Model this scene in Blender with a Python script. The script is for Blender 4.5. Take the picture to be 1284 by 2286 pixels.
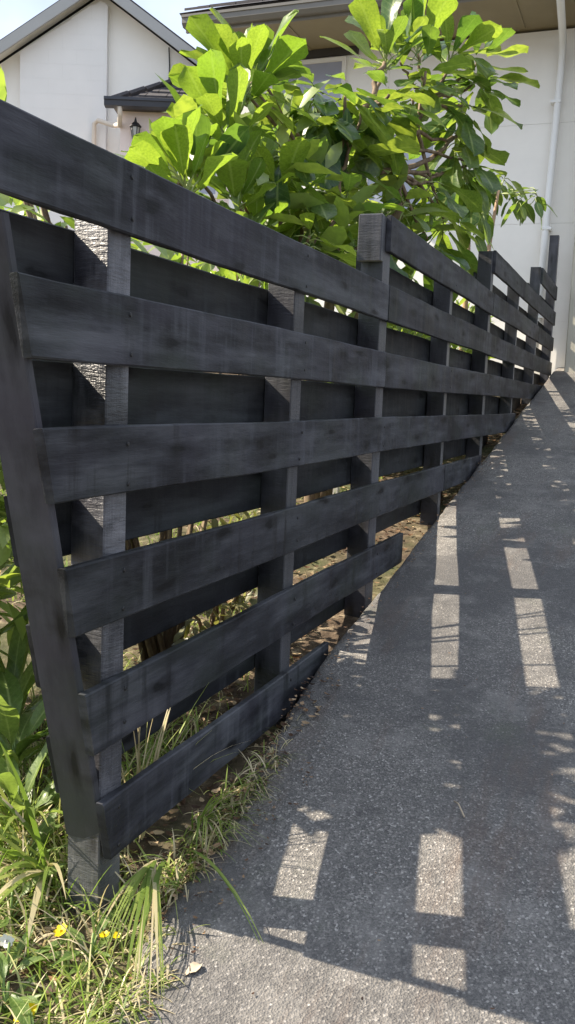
import bpy, math, random
from math import sin, cos, pi, radians
from mathutils import Vector, Matrix, noise

for o in list(bpy.data.objects):
    bpy.data.objects.remove(o)
sc = bpy.context.scene
col = sc.collection
rng = random.Random(7)

# ------------------------------------------------------------------ camera
YAW, PITCH, ROLL = 0.365130571, 0.126648891, 0.04009329
CAM = Vector((0.0, -1.0651, 1.3))
fw = Vector((cos(YAW) * cos(PITCH), sin(YAW) * cos(PITCH), -sin(PITCH)))
rt = Vector((sin(YAW), -cos(YAW), 0))
up = rt.cross(fw)
r2 = rt * cos(ROLL) + up * sin(ROLL)
u2 = up * cos(ROLL) - rt * sin(ROLL)
cd = bpy.data.cameras.new('camera')
cd.sensor_fit = 'VERTICAL'
cd.sensor_height = 24.0
cd.lens = 24.0 * 2063.49 / 2286.0
cd.clip_start = 0.05
cd.clip_end = 500
cam = bpy.data.objects.new('camera', cd)
m = Matrix(((r2.x, u2.x, -fw.x, CAM.x), (r2.y, u2.y, -fw.y, CAM.y), (r2.z, u2.z, -fw.z, CAM.z), (0, 0, 0, 1)))
cam.matrix_world = m
col.objects.link(cam)
sc.camera = cam

# ------------------------------------------------------------------ light
SUN = Vector((-0.19, 1.0, 0.815)).normalized()          # direction towards the sun
EL = math.asin(SUN.z)
AZ = math.atan2(SUN.x, SUN.y)
w = bpy.data.worlds.new('World')
sc.world = w
w.use_nodes = True
wn, wl = w.node_tree.nodes, w.node_tree.links
wn.clear()
sky = wn.new('ShaderNodeTexSky')
sky.sky_type = 'NISHITA'
sky.sun_disc = False
sky.sun_elevation = EL
sky.sun_rotation = AZ
sky.air_density = 1.0
sky.dust_density = 1.0
tcw = wn.new('ShaderNodeTexCoord')
nzw = wn.new('ShaderNodeTexNoise')
nzw.inputs['Scale'].default_value = 2.6
nzw.inputs['Detail'].default_value = 6
rpw = wn.new('ShaderNodeValToRGB')
rpw.color_ramp.elements[0].position = 0.32
rpw.color_ramp.elements[1].position = 0.58
rpw.color_ramp.elements[0].color = (0.25, 0.25, 0.25, 1)
rpw.color_ramp.elements[1].color = (0.95, 0.95, 0.95, 1)
mxw = wn.new('ShaderNodeMix')
mxw.data_type = 'RGBA'
mxw.inputs[7].default_value = (8.3, 9.2, 10.9, 1)        # cloud
bgw = wn.new('ShaderNodeBackground')
bgw.inputs['Strength'].default_value = 0.058
ow = wn.new('ShaderNodeOutputWorld')
wl.new(tcw.outputs['Generated'], nzw.inputs['Vector'])
wl.new(nzw.outputs['Fac'], rpw.inputs['Fac'])
wl.new(rpw.outputs['Color'], mxw.inputs[0])
wl.new(sky.outputs['Color'], mxw.inputs[6])
wl.new(mxw.outputs[2], bgw.inputs['Color'])
wl.new(bgw.outputs['Background'], ow.inputs['Surface'])

sd = bpy.data.lights.new('sun', 'SUN')
sd.energy = 5.0
sd.angle = radians(0.53)
sd.color = (1.0, 0.885, 0.72)
sun = bpy.data.objects.new('sun', sd)
sun.rotation_euler = (-SUN).to_track_quat('-Z', 'Y').to_euler()
sun.location = SUN * 30
col.objects.link(sun)

sc.view_settings.view_transform = 'Standard'
sc.view_settings.look = 'None'
sc.view_settings.exposure = 1.4
sc.view_settings.gamma = 1.0
sc.view_settings.use_curve_mapping = False
sc.render.engine = 'CYCLES'
sc.cycles.max_bounces = 7
sc.cycles.diffuse_bounces = 4
sc.render.resolution_x, sc.render.resolution_y = 575, 1024


# ------------------------------------------------------------------ helpers
class NT:
    """small node-tree wrapper"""
    def __init__(s, name):
        s.m = bpy.data.materials.new(name)
        s.m.use_nodes = True
        s.t = s.m.node_tree
        s.t.nodes.clear()
        s.out = s.t.nodes.new('ShaderNodeOutputMaterial')

    def n(s, typ, **kw):
        nd = s.t.nodes.new(typ)
        for k, v in kw.items():
            if k.startswith('i_'):
                nd.inputs[k[2:].replace('_', ' ')].default_value = v
            else:
                setattr(nd, k, v)
        return nd

    def l(s, a, b):
        s.t.links.new(a, b)

    def coord(s, scale=(1, 1, 1), kind='Object', loc=(0, 0, 0), rnd=False):
        tc = s.n('ShaderNodeTexCoord')
        mp = s.n('ShaderNodeMapping')
        mp.inputs['Scale'].default_value = scale
        mp.inputs['Location'].default_value = loc
        s.l(tc.outputs[kind], mp.inputs['Vector'])
        if rnd:
            oi = s.n('ShaderNodeObjectInfo')
            mu = s.n('ShaderNodeMath', operation='MULTIPLY')
            mu.inputs[1].default_value = 37.0
            s.l(oi.outputs['Random'], mu.inputs[0])
            s.l(mu.outputs[0], mp.inputs['Location'])
        return mp.outputs['Vector']

    def noise(s, vec, scale, detail=4, rough=0.55):
        nd = s.n('ShaderNodeTexNoise')
        nd.inputs['Scale'].default_value = scale
        nd.inputs['Detail'].default_value = detail
        nd.inputs['Roughness'].default_value = rough
        s.l(vec, nd.inputs['Vector'])
        return nd.outputs['Fac']

    def ramp(s, fac, stops):
        nd = s.n('ShaderNodeValToRGB')
        cr = nd.color_ramp
        while len(cr.elements) < len(stops):
            cr.elements.new(0.5)
        for e, (p, c) in zip(cr.elements, stops):
            e.position = p
            e.color = (c, c, c, 1) if isinstance(c, (int, float)) else (*c, 1)
        s.l(fac, nd.inputs['Fac'])
        return nd.outputs['Color']

    def mix(s, fac, a, b, mode='MIX'):
        nd = s.n('ShaderNodeMix', data_type='RGBA', blend_type=mode)
        if isinstance(fac, (int, float)):
            nd.inputs[0].default_value = fac
        else:
            s.l(fac, nd.inputs[0])
        for i, v in ((6, a), (7, b)):
            if isinstance(v, tuple):
                nd.inputs[i].default_value = (*v, 1)
            else:
                s.l(v, nd.inputs[i])
        return nd.outputs[2]

    def bump(s, h, strength=0.4, dist=0.005):
        nd = s.n('ShaderNodeBump')
        nd.inputs['Strength'].default_value = strength
        nd.inputs['Distance'].default_value = dist
        s.l(h, nd.inputs['Height'])
        return nd.outputs['Normal']

    def pbr(s, color, rough=0.6, normal=None, spec=0.5, trans=None, tfac=0.4):
        b = s.n('ShaderNodeBsdfPrincipled')
        if isinstance(color, tuple):
            b.inputs['Base Color'].default_value = (*color, 1)
        else:
            s.l(color, b.inputs['Base Color'])
        if isinstance(rough, (int, float)):
            b.inputs['Roughness'].default_value = rough
        else:
            s.l(rough, b.inputs['Roughness'])
        b.inputs['Specular IOR Level'].default_value = spec
        if normal:
            s.l(normal, b.inputs['Normal'])
        sh = b.outputs['BSDF']
        if trans is not None:
            t = s.n('ShaderNodeBsdfTranslucent')
            if isinstance(trans, tuple):
                t.inputs['Color'].default_value = (*trans, 1)
            else:
                s.l(trans, t.inputs['Color'])
            mx = s.n('ShaderNodeMixShader')
            mx.inputs[0].default_value = tfac
            s.l(sh, mx.inputs[1])
            s.l(t.outputs[0], mx.inputs[2])
            sh = mx.outputs[0]
        s.l(sh, s.out.inputs['Surface'])
        return s.m


def mesh_obj(name, verts, faces, mat, parent=None, smooth=False, attr=None):
    me = bpy.data.meshes.new(name)
    me.from_pydata([tuple(v) for v in verts], [], faces)
    if attr is not None:
        a = me.attributes.new('rnd', 'FLOAT', 'POINT')
        a.data.foreach_set('value', attr)
    me.materials.append(mat)
    if smooth:
        me.polygons.foreach_set('use_smooth', [True] * len(me.polygons))
    me.update()
    o = bpy.data.objects.new(name, me)
    col.objects.link(o)
    if parent:
        o.parent = parent
    return o


def inst(name, me, parent, mw):
    o = bpy.data.objects.new(name, me)
    col.objects.link(o)
    o.matrix_world = mw
    if parent:
        o.parent = parent
        o.matrix_parent_inverse = Matrix.Identity(4)
    return o


def empty(name, loc=(0, 0, 0)):
    o = bpy.data.objects.new(name, None)
    o.empty_display_size = 0.1
    o.location = loc
    col.objects.link(o)
    return o


def tag(o, label=None, cat=None, group=None, kind=None):
    if label:
        o['label'] = label
    if cat:
        o['category'] = cat
    if group:
        o['group'] = group
    if kind:
        o['kind'] = kind
    return o


class MB:
    def __init__(s):
        s.v, s.f, s.a = [], [], []

    def box(s, x0, x1, y0, y1, z0, z1, T=None):
        n = len(s.v)
        pts = [(x, y, z) for z in (z0, z1) for y in (y0, y1) for x in (x0, x1)]
        s.v += [T(*p) if T else p for p in pts]
        s.f += [tuple(n + i for i in q) for q in ((0, 2, 3, 1), (4, 5, 7, 6), (0, 1, 5, 4), (2, 6, 7, 3), (0, 4, 6, 2), (1, 3, 7, 5))]
        return s

    def bbox(s, x0, x1, y0, y1, z0, z1, b=0.004, T=None):
        """chamfered box: octagonal section in the two short axes is enough"""
        n = len(s.v)
        prof = [(x0 + b, y0), (x1 - b, y0), (x1, y0 + b), (x1, y1 - b), (x1 - b, y1), (x0 + b, y1), (x0, y1 - b), (x0, y0 + b)]
        cx, cy = (x0 + x1) / 2, (y0 + y1) / 2
        rings = [(z0, 1), (z1 - b, 1), (z1, 0)]
        for z, full in rings:
            for (x, y) in prof:
                if not full:
                    x = cx + (x - cx) * (1 - 2 * b / (x1 - x0))
                    y = cy + (y - cy) * (1 - 2 * b / (y1 - y0))
                s.v.append(T(x, y, z) if T else (x, y, z))
        for k in range(2):
            for i in range(8):
                j = (i + 1) % 8
                s.f.append((n + k * 8 + i, n + k * 8 + j, n + (k + 1) * 8 + j, n + (k + 1) * 8 + i))
        s.f.append(tuple(n + i for i in reversed(range(8))))
        s.f.append(tuple(n + 16 + i for i in range(8)))
        return s

    def tube(s, pts, rad, sides=8, cap=True):
        pts = [Vector(p) for p in pts]
        n0 = len(s.v)
        prev = None
        for i, p in enumerate(pts):
            d = (pts[min(i + 1, len(pts) - 1)] - pts[max(i - 1, 0)]).normalized()
            a = d.orthogonal().normalized() if prev is None else (prev - d * prev.dot(d)).normalized()
            prev = a
            b = d.cross(a)
            r = rad[i] if isinstance(rad, (list, tuple)) else rad
            for k in range(sides):
                t = 2 * pi * k / sides
                s.v.append(p + (a * cos(t) + b * sin(t)) * r)
        for i in range(len(pts) - 1):
            for k in range(sides):
                j = (k + 1) % sides
                s.f.append((n0 + i * sides + k, n0 + i * sides + j, n0 + (i + 1) * sides + j, n0 + (i + 1) * sides + k))
        if cap:
            s.f.append(tuple(n0 + k for k in reversed(range(sides))))
            s.f.append(tuple(n0 + (len(pts) - 1) * sides + k for k in range(sides)))
        return s

    def prism(s, poly, d0, d1, T):
        """poly in (a,b); extruded d0..d1; T(a,d,b) -> world"""
        n = len(s.v)
        k = len(poly)
        s.v += [T(a, d0, b) for a, b in poly] + [T(a, d1, b) for a, b in poly]
        s.f.append(tuple(n + i for i in range(k)))
        s.f.append(tuple(n + k + i for i in reversed(range(k))))
        for i in range(k):
            j = (i + 1) % k
            s.f.append((n + i, n + k + i, n + k + j, n + j))
        return s

    def build(s, name, mat, parent=None, smooth=False):
        return mesh_obj(name, s.v, s.f, mat, parent, smooth, s.a if s.a else None)


def smoothstep(a, b, x):
    t = max(0.0, min(1.0, (x - a) / (b - a)))
    return t * t * (3 - 2 * t)


def path_z(x):
    return -0.2 + 0.17 * max(-6.0, min(11.6, x))


def path_edge(x):
    pts = [(-8, -0.16), (1.45, -0.145), (1.6, -0.14), (1.74, -0.10), (2.2, -0.095), (2.6, -0.045), (2.8, -0.028), (3.3, -0.016), (12, -0.014)]
    for (a, ya), (b, yb) in zip(pts, pts[1:]):
        if x <= b:
            return ya + (yb - ya) * (x - a) / (b - a)
    return pts[-1][1]


def ground_z(x, y):
    base = -0.2 + 0.17 * max(-6.0, min(12.5, x))
    drop = 0.03 + 0.09 * smoothstep(2.0, 3.0, x)
    near = 0.02 * noise.noise(Vector((x * 1.7, y * 1.7, 0.3)))
    far = smoothstep(6, 30, abs(y)) * 0.35 + smoothstep(14, 40, x) * 0.4
    return base - drop + near - far


# ------------------------------------------------------------------ materials
def mat_wood(name, lo, mid, hi, rough=0.5, bump=0.5, axis='x', saw=False):
    """stained sawn timber: soft blotches, some grain, run-down streaks, knots"""
    M = NT(name)
    if axis == 'x':
        gs, ss, bs = (1.5, 34, 34), (19, 2, 1.6), (1.3, 2.5, 8.0)
    else:
        gs, ss, bs = (26, 26, 1.3), (3, 3, 7), (4, 4, 1.6)
    g = M.noise(M.coord(gs, rnd=True), 1.0, 5, 0.6)
    st = M.noise(M.coord(ss, rnd=True), 1.0, 4, 0.62)
    bl = M.noise(M.coord(bs, rnd=True), 1.3, 4, 0.6)
    big = M.noise(M.coord((0.9, 2, 2.2), rnd=True), 1.0, 2, 0.5)
    c = M.ramp(bl, [(0.38, lo), (0.50, mid), (0.63, tuple(0.45 * a + 0.55 * b for a, b in zip(mid, hi)))])
    c = M.mix(M.ramp(g, [(0.46, 0.0), (0.66, 0.55)]), c, lo)
    stm = M.mix(1.0, M.ramp(st, [(0.52, 0.0), (0.70, 1.0)]), M.ramp(big, [(0.42, 0.05), (0.60, 0.6)]), 'MULTIPLY')
    c = M.mix(stm, c, hi)
    std = M.mix(1.0, M.ramp(st, [(0.30, 1.0), (0.45, 0.0)]), M.ramp(big, [(0.40, 0.9), (0.64, 0.25)]), 'MULTIPLY')
    c = M.mix(std, c, tuple(x * 0.6 for x in lo))
    # greenish and purplish weathering in soft patches
    gp = M.noise(M.coord((2.0, 2.0, 3.5), rnd=True, loc=(5, 1, 2)), 1.3, 3)
    c = M.mix(M.ramp(gp, [(0.50, 0.0), (0.70, 0.6)]), c, (mid[0] * 0.95, mid[1] * 1.1, mid[2] * 0.80))
    c = M.mix(M.ramp(gp, [(0.30, 0.5), (0.48, 0.0)]), c, (mid[0] * 1.05, mid[1] * 0.94, mid[2] * 1.08))
    # faded patches where the stain has worn
    fp = M.noise(M.coord((1.8, 3, 7) if axis == 'x' else (7, 7, 1.8), rnd=True, loc=(2, 7, 4)), 1.1, 5, 0.68)
    c = M.mix(M.ramp(fp, [(0.54, 0.0), (0.72, 0.42)]), c, hi)
    # knots with a smudge round them
    sx_ = M.n('ShaderNodeSeparateXYZ')
    M.l(M.coord((1.9, 6.5, 6.5) if axis == 'x' else (8, 8, 1.9), rnd=True), sx_.inputs[0])
    cb = M.n('ShaderNodeCombineXYZ')
    M.l(sx_.outputs['X' if axis == 'x' else 'Y'], cb.inputs[0])
    M.l(sx_.outputs['Z'], cb.inputs[1])
    wob = M.n('ShaderNodeVectorMath', operation='ADD')
    nv = M.n('ShaderNodeTexNoise')
    nv.inputs['Scale'].default_value = 5.0
    M.l(cb.outputs[0], nv.inputs['Vector'])
    nsc = M.n('ShaderNodeVectorMath', operation='SCALE')
    nsc.inputs['Scale'].default_value = 0.22
    M.l(nv.outputs['Color'], nsc.inputs[0])
    M.l(cb.outputs[0], wob.inputs[0])
    M.l(nsc.outputs[0], wob.inputs[1])
    vo = M.n('ShaderNodeTexVoronoi', feature='F1', voronoi_dimensions='2D')
    vo.inputs['Scale'].default_value = 1.0
    M.l(wob.outputs[0], vo.inputs['Vector'])
    c = M.mix(M.ramp(vo.outputs['Distance'], [(0.05, 0.92), (0.08, 0.5), (0.17, 0.0)]), c, tuple(x * 0.35 for x in lo))
    oi2 = M.n('ShaderNodeObjectInfo')
    c = M.mix(1.0, c, M.ramp(oi2.outputs['Random'], [(0.0, 0.72), (0.5, 0.92), (1.0, 1.12)]), 'MULTIPLY')
    fine = M.noise(M.coord((26, 200, 200) if axis == 'x' else (200, 200, 26)), 1.0, 3, 0.7)
    h = M.n('ShaderNodeMath', operation='ADD')
    M.l(g, h.inputs[0])
    if saw:                                   # diagonal saw marks of rough-sawn faces
        tc = M.n('ShaderNodeTexCoord')
        mp = M.n('ShaderNodeMapping')
        mp.inputs['Rotation'].default_value = (0.55, 0.2, 0)
        mp.inputs['Scale'].default_value = (22, 22, 130)
        M.l(tc.outputs['Object'], mp.inputs['Vector'])
        M.l(M.noise(mp.outputs['Vector'], 1.0, 4, 0.7), h.inputs[1])
    else:
        M.l(fine, h.inputs[1])
    ro = M.ramp(st, [(0.3, rough - 0.08), (0.75, rough + 0.15)])
    mt = M.pbr(c, ro, M.bump(h.outputs[0], bump, 0.006 if saw else 0.003), 0.5 if saw else 0.2)
    if saw:
        for nd in M.t.nodes:
            if nd.type == 'BSDF_PRINCIPLED':
                nd.inputs['Sheen Weight'].default_value = 0.35
                nd.inputs['Sheen Roughness'].default_value = 0.35
    return mt


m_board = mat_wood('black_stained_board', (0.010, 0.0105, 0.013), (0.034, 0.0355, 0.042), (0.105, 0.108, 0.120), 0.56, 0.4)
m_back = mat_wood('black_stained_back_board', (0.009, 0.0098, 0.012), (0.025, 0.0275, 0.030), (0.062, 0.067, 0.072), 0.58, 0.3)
m_post = mat_wood('black_stained_post', (0.010, 0.010, 0.014), (0.026, 0.027, 0.033), (0.085, 0.085, 0.10), 0.42, 0.35, 'z', True)
m_post_glare = mat_wood('rough_sawn_glare_post', (0.016, 0.016, 0.021), (0.048, 0.049, 0.057), (0.24, 0.24, 0.26), 0.32, 0.6, 'z', True)  # end post coloured paler to stand in for sun glare on its face
m_nail = NT('nail').pbr((0.006, 0.006, 0.007), 0.5)


def mat_concrete():
    M = NT('exposed_aggregate_concrete')
    v1 = M.coord((1, 1, 1))
    vo = M.n('ShaderNodeTexVoronoi', feature='F1')
    vo.inputs['Scale'].default_value = 190
    M.l(v1, vo.inputs['Vector'])
    sep = M.n('ShaderNodeSeparateColor')
    M.l(vo.outputs['Color'], sep.inputs[0])
    chips = M.ramp(sep.outputs[0], [(0.0, (0.057, 0.054, 0.054)), (0.45, (0.126, 0.121, 0.114)), (0.78, (0.216, 0.202, 0.185)), (0.93, (0.356, 0.331, 0.300)), (1.0, (0.703, 0.661, 0.610))])
    big = M.noise(v1, 1.3, 6, 0.62)
    mid = M.noise(v1, 5.0, 6, 0.7)
    blot = M.noise(M.coord((1, 1, 1), loc=(4, 9, 0)), 17.0, 5, 0.7)
    fine = M.noise(v1, 330, 3, 0.75)
    c = M.mix(0.5, chips, M.ramp(fine, [(0.3, (0.061, 0.059, 0.058)), (0.52, (0.155, 0.147, 0.137)), (0.72, (0.393, 0.372, 0.342))]))
    # damp dark areas and dusty pale scuffs
    c = M.mix(M.ramp(big, [(0.42, 0.72), (0.56, 0.0)]), c, (0.080, 0.077, 0.077))
    c = M.mix(M.ramp(mid, [(0.52, 0.0), (0.70, 0.55)]), c, (0.281, 0.265, 0.245))
    c = M.mix(M.ramp(blot, [(0.28, 0.55), (0.45, 0.0)]), c, (0.071, 0.068, 0.067))
    c = M.mix(M.ramp(blot, [(0.60, 0.0), (0.78, 0.45)]), c, (0.347, 0.325, 0.300))
    # rusty and mossy stains
    st = M.noise(M.coord((0.5, 2.6, 1), loc=(3, 8, 0)), 1.6, 6, 0.72)
    c = M.mix(M.ramp(st, [(0.54, 0.0), (0.70, 0.45)]), c, (0.141, 0.093, 0.069))
    ms = M.noise(M.coord((1.2, 1.2, 1), loc=(11, 3, 0)), 2.2, 6, 0.72)
    c = M.mix(M.ramp(ms, [(0.58, 0.0), (0.72, 0.38)]), c, (0.094, 0.107, 0.069))
    # worn pale stones, gathered in patches
    vo2 = M.n('ShaderNodeTexVoronoi', feature='F1')
    vo2.inputs['Scale'].default_value = 95
    M.l(v1, vo2.inputs['Vector'])
    s2 = M.n('ShaderNodeSeparateColor')
    M.l(vo2.outputs['Color'], s2.inputs[0])
    near = M.ramp(vo2.outputs['Distance'], [(0.10, 1.0), (0.34, 0.0)])
    pick = M.ramp(s2.outputs[1], [(0.80, 0.0), (0.97, 1.0)])
    zone = M.ramp(mid, [(0.42, 0.15), (0.60, 1.0)])
    c = M.mix(M.mix(1.0, M.mix(1.0, near, pick, 'MULTIPLY'), zone, 'MULTIPLY'), c, (0.487, 0.461, 0.425))
    h = M.n('ShaderNodeMath', operation='ADD')
    M.l(vo.outputs['Distance'], h.inputs[0])
    M.l(fine, h.inputs[1])
    return M.pbr(c, M.ramp(big, [(0.35, 0.68), (0.6, 0.88)]), M.bump(h.outputs[0], 0.7, 0.005), 0.35)


m_conc = mat_concrete()


def mat_soil():
    M = NT('garden_soil')
    v = M.coord()
    a = M.noise(v, 14, 6, 0.7)
    b = M.noise(v, 2.0, 4)
    c = M.ramp(a, [(0.3, (0.035, 0.025, 0.018)), (0.55, (0.11, 0.08, 0.055)), (0.75, (0.36, 0.29, 0.20))])
    c = M.mix(M.ramp(b, [(0.45, 0.0), (0.65, 0.6)]), c, (0.055, 0.085, 0.025))
    return M.pbr(c, 0.95, M.bump(a, 0.8, 0.02), 0.2)


m_soil = mat_soil()


def mat_attr(name, stops, tstops, rough=0.5, tfac=0.4, spec=0.4):
    M = NT(name)
    a = M.n('ShaderNodeAttribute', attribute_name='rnd')
    return M.pbr(M.ramp(a.outputs['Fac'], stops), rough, None, spec, M.ramp(a.outputs['Fac'], tstops), tfac)


m_grass = mat_attr('grass_blade', [(0, (0.07, 0.12, 0.025)), (0.35, (0.20, 0.28, 0.06)), (0.62, (0.33, 0.38, 0.11)), (0.8, (0.58, 0.51, 0.30)), (1, (0.66, 0.57, 0.38))],
                   [(0, (0.16, 0.30, 0.03)), (0.5, (0.38, 0.52, 0.07)), (0.8, (0.52, 0.44, 0.2)), (1, (0.5, 0.4, 0.2))], 0.45, 0.4)
m_litter = mat_attr('leaf_litter', [(0, (0.04, 0.022, 0.015)), (0.4, (0.13, 0.07, 0.04)), (0.7, (0.28, 0.18, 0.10)), (0.9, (0.45, 0.34, 0.21)), (1, (0.30, 0.16, 0.08))],
                    [(0, (0.08, 0.04, 0.02)), (1, (0.3, 0.15, 0.06))], 0.6, 0.2)


def mat_leaf(name, c0, c1, t0, t1, rough=0.33, tfac=0.45, vein=(0.35, 0.42, 0.16)):
    M = NT(name)
    oi = M.n('ShaderNodeObjectInfo')
    at = M.n('ShaderNodeAttribute', attribute_name='rnd')
    ad = M.n('ShaderNodeMath', operation='ADD')
    M.l(oi.outputs['Random'], ad.inputs[0])
    M.l(at.outputs['Fac'], ad.inputs[1])
    fr = M.n('ShaderNodeMath', operation='FRACT')
    M.l(ad.outputs[0], fr.inputs[0])
    f = fr.outputs[0]
    c = M.ramp(f, [(0, c0), (1, c1)])
    t = M.ramp(f, [(0, t0), (1, t1)])
    ua = M.n('ShaderNodeAttribute', attribute_name='side')       # -1..1 across the blade
    ab = M.n('ShaderNodeMath', operation='ABSOLUTE')
    M.l(ua.outputs['Fac'], ab.inputs[0])
    midrib = M.ramp(ab.outputs[0], [(0.03, 0.75), (0.12, 0.0)])
    nz = M.noise(M.coord((9, 9, 9)), 3.0, 3)
    c = M.mix(M.ramp(nz, [(0.35, 0.45), (0.65, 0.0)]), c, tuple(x * 0.55 for x in c0))
    c = M.mix(midrib, c, vein)
    tcv = M.n('ShaderNodeTexCoord')
    sxy = M.n('ShaderNodeSeparateXYZ')
    M.l(tcv.outputs['Object'], sxy.inputs[0])
    sv = M.n('ShaderNodeMath', operation='MULTIPLY_ADD')
    M.l(ab.outputs[0], sv.inputs[0])
    sv.inputs[1].default_value = -0.16
    M.l(sxy.outputs['Y'], sv.inputs[2])
    sm_ = M.n('ShaderNodeMath', operation='MULTIPLY')
    M.l(sv.outputs[0], sm_.inputs[0])
    sm_.inputs[1].default_value = 9.0
    sf = M.n('ShaderNodeMath', operation='FRACT')
    M.l(sm_.outputs[0], sf.inputs[0])
    c = M.mix(M.ramp(sf.outputs[0], [(0.0, 0.38), (0.16, 0.0)]), c, vein)
    t = M.mix(M.ramp(sf.outputs[0], [(0.0, 0.30), (0.16, 0.0)]), t, tuple(x * 0.7 for x in t0))
    t = M.mix(M.ramp(nz, [(0.35, 0.5), (0.6, 0.0)]), t, tuple(x * 0.55 for x in t0))
    sp_ = M.noise(M.coord((1, 1, 1), rnd=True), 7.0, 3, 0.6)
    edge = M.ramp(ab.outputs[0], [(0.80, 0.0), (1.0, 0.8)])
    c = M.mix(M.mix(1.0, M.ramp(sp_, [(0.60, 0.0), (0.66, 1.0)]), edge, 'MULTIPLY'), c, (0.16, 0.09, 0.03))
    c = M.mix(M.ramp(sp_, [(0.70, 0.0), (0.76, 0.7)]), c, (0.20, 0.15, 0.04))
    return M.pbr(c, rough, M.bump(nz, 0.25, 0.004), 0.5, t, tfac)


m_leaf_new = mat_leaf('leaf_new_growth', (0.10, 0.18, 0.020), (0.15, 0.23, 0.030), (0.24, 0.40, 0.03), (0.36, 0.48, 0.045), 0.38, 0.5)
m_leaf_old = mat_leaf('leaf_mature', (0.035, 0.085, 0.04), (0.10, 0.165, 0.04), (0.16, 0.30, 0.03), (0.40, 0.50, 0.05), 0.30, 0.45)
m_leaf_bush = mat_leaf('leaf_bush', (0.07, 0.13, 0.025), (0.14, 0.20, 0.04), (0.25, 0.40, 0.04), (0.42, 0.52, 0.07), 0.4, 0.45)
m_leaf_weed = mat_leaf('leaf_weed', (0.09, 0.16, 0.04), (0.17, 0.24, 0.07), (0.25, 0.38, 0.05), (0.38, 0.48, 0.10), 0.4, 0.4)
m_petiole = NT('petiole').pbr((0.25, 0.30, 0.10), 0.5)


def mat_bark(name, a, b):
    M = NT(name)
    n = M.noise(M.coord((22, 22, 6)), 1.0, 5, 0.65)
    return M.pbr(M.ramp(n, [(0.3, a), (0.7, b)]), 0.8, M.bump(n, 0.6, 0.01), 0.3)


m_bark = mat_bark('tree_bark', (0.07, 0.045, 0.03), (0.26, 0.19, 0.12))
m_stem = mat_bark('young_stem_bark', (0.25, 0.15, 0.09), (0.48, 0.33, 0.22))


def mat_paint(name, c, rough=0.7, var=0.12, bump=0.15, sc_=3.0):
    M = NT(name)
    v = M.coord()
    n = M.noise(v, sc_, 5, 0.6)
    f = M.noise(v, 90, 3, 0.6)
    cc = M.ramp(n, [(0.25, tuple(x * (1 - var) for x in c)), (0.75, c)])
    return M.pbr(cc, rough, M.bump(f, bump, 0.004), 0.35)


m_wall = mat_paint('white_wall_paint', (0.88, 0.86, 0.81), 0.7, 0.10, 0.15, 1.6)
m_wall_beige = mat_paint('beige_render', (0.52, 0.49, 0.40), 0.8, 0.15, 0.3)
m_soffit = mat_paint('tan_soffit', (0.31, 0.265, 0.17), 0.7, 0.15)
m_gutter = mat_paint('grey_gutter_metal', (0.20, 0.19, 0.17), 0.4, 0.2, 0.05)
m_gutter_dark = mat_paint('dark_gutter_metal', (0.05, 0.055, 0.07), 0.4, 0.2, 0.05)
m_tile = mat_paint('dark_roof_tile', (0.075, 0.07, 0.075), 0.8, 0.4, 0.5, 14)
m_pipe = mat_paint('white_downpipe', (0.80, 0.81, 0.80), 0.4, 0.04, 0.02)
m_cream = mat_paint('cream_downpipe', (0.68, 0.60, 0.50), 0.5, 0.06, 0.02)
m_block = mat_paint('white_block_paint', (0.80, 0.785, 0.76), 0.75, 0.05, 0.2)
m_stucco = mat_paint('cream_stucco', (0.92, 0.895, 0.84), 0.85, 0.04, 0.2)
m_pink = mat_paint('pink_stucco', (0.84, 0.72, 0.67), 0.85, 0.06, 0.4)
m_barge = mat_paint('grey_barge_board', (0.40, 0.40, 0.39), 0.6, 0.1)
m_trim = mat_paint('white_trim', (0.78, 0.77, 0.73), 0.6, 0.05)
m_darktrim = mat_paint('dark_trim', (0.05, 0.045, 0.04), 0.5, 0.2)
m_black = NT('black_metal').pbr((0.015, 0.015, 0.017), 0.45)
m_glass = NT('window_glass').pbr((0.32, 0.34, 0.42), 0.08, None, 0.8)
m_lampglass = NT('lamp_glass').pbr((0.4, 0.4, 0.36), 0.15, None, 0.6)
m_yellow = NT('yellow_petal').pbr((0.75, 0.55, 0.01), 0.4, None, 0.4, (0.8, 0.6, 0.02), 0.3)
m_white = NT('white_petal').pbr((0.75, 0.74, 0.72), 0.6, None, 0.3, (0.7, 0.7, 0.66), 0.3)
m_green = NT('flower_stem').pbr((0.12, 0.19, 0.04), 0.5)
m_stone = mat_paint('pale_stone', (0.42, 0.40, 0.38), 0.85, 0.3, 0.4, 20)
m_twig = NT('dry_twig').pbr((0.42, 0.34, 0.24), 0.7)

# ------------------------------------------------------------------ ground
xs = [-40, -25, -15, -10, -6, -4, -2] + [-1 + 0.12 * i for i in range(0, 121)] + [14, 16, 20, 26, 34, 46, 60, 90]
ys = [-70, -45, -30, -20, -14, -10, -7, -5, -4] + [-3 + 0.5 * i for i in range(5)] + [-0.5 + 0.1 * i for i in range(0, 36)] + [3.5, 4.2, 5, 6, 8, 10, 13, 17, 22, 30, 45, 70]
gv = [(x, y, ground_z(x, y)) for y in ys for x in xs]
nx = len(xs)
gf = [(j * nx + i, j * nx + i + 1, (j + 1) * nx + i + 1, (j + 1) * nx + i) for j in range(len(ys) - 1) for i in range(nx - 1)]
tag(mesh_obj('ground', gv, gf, m_soil, smooth=True), kind='structure')

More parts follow.
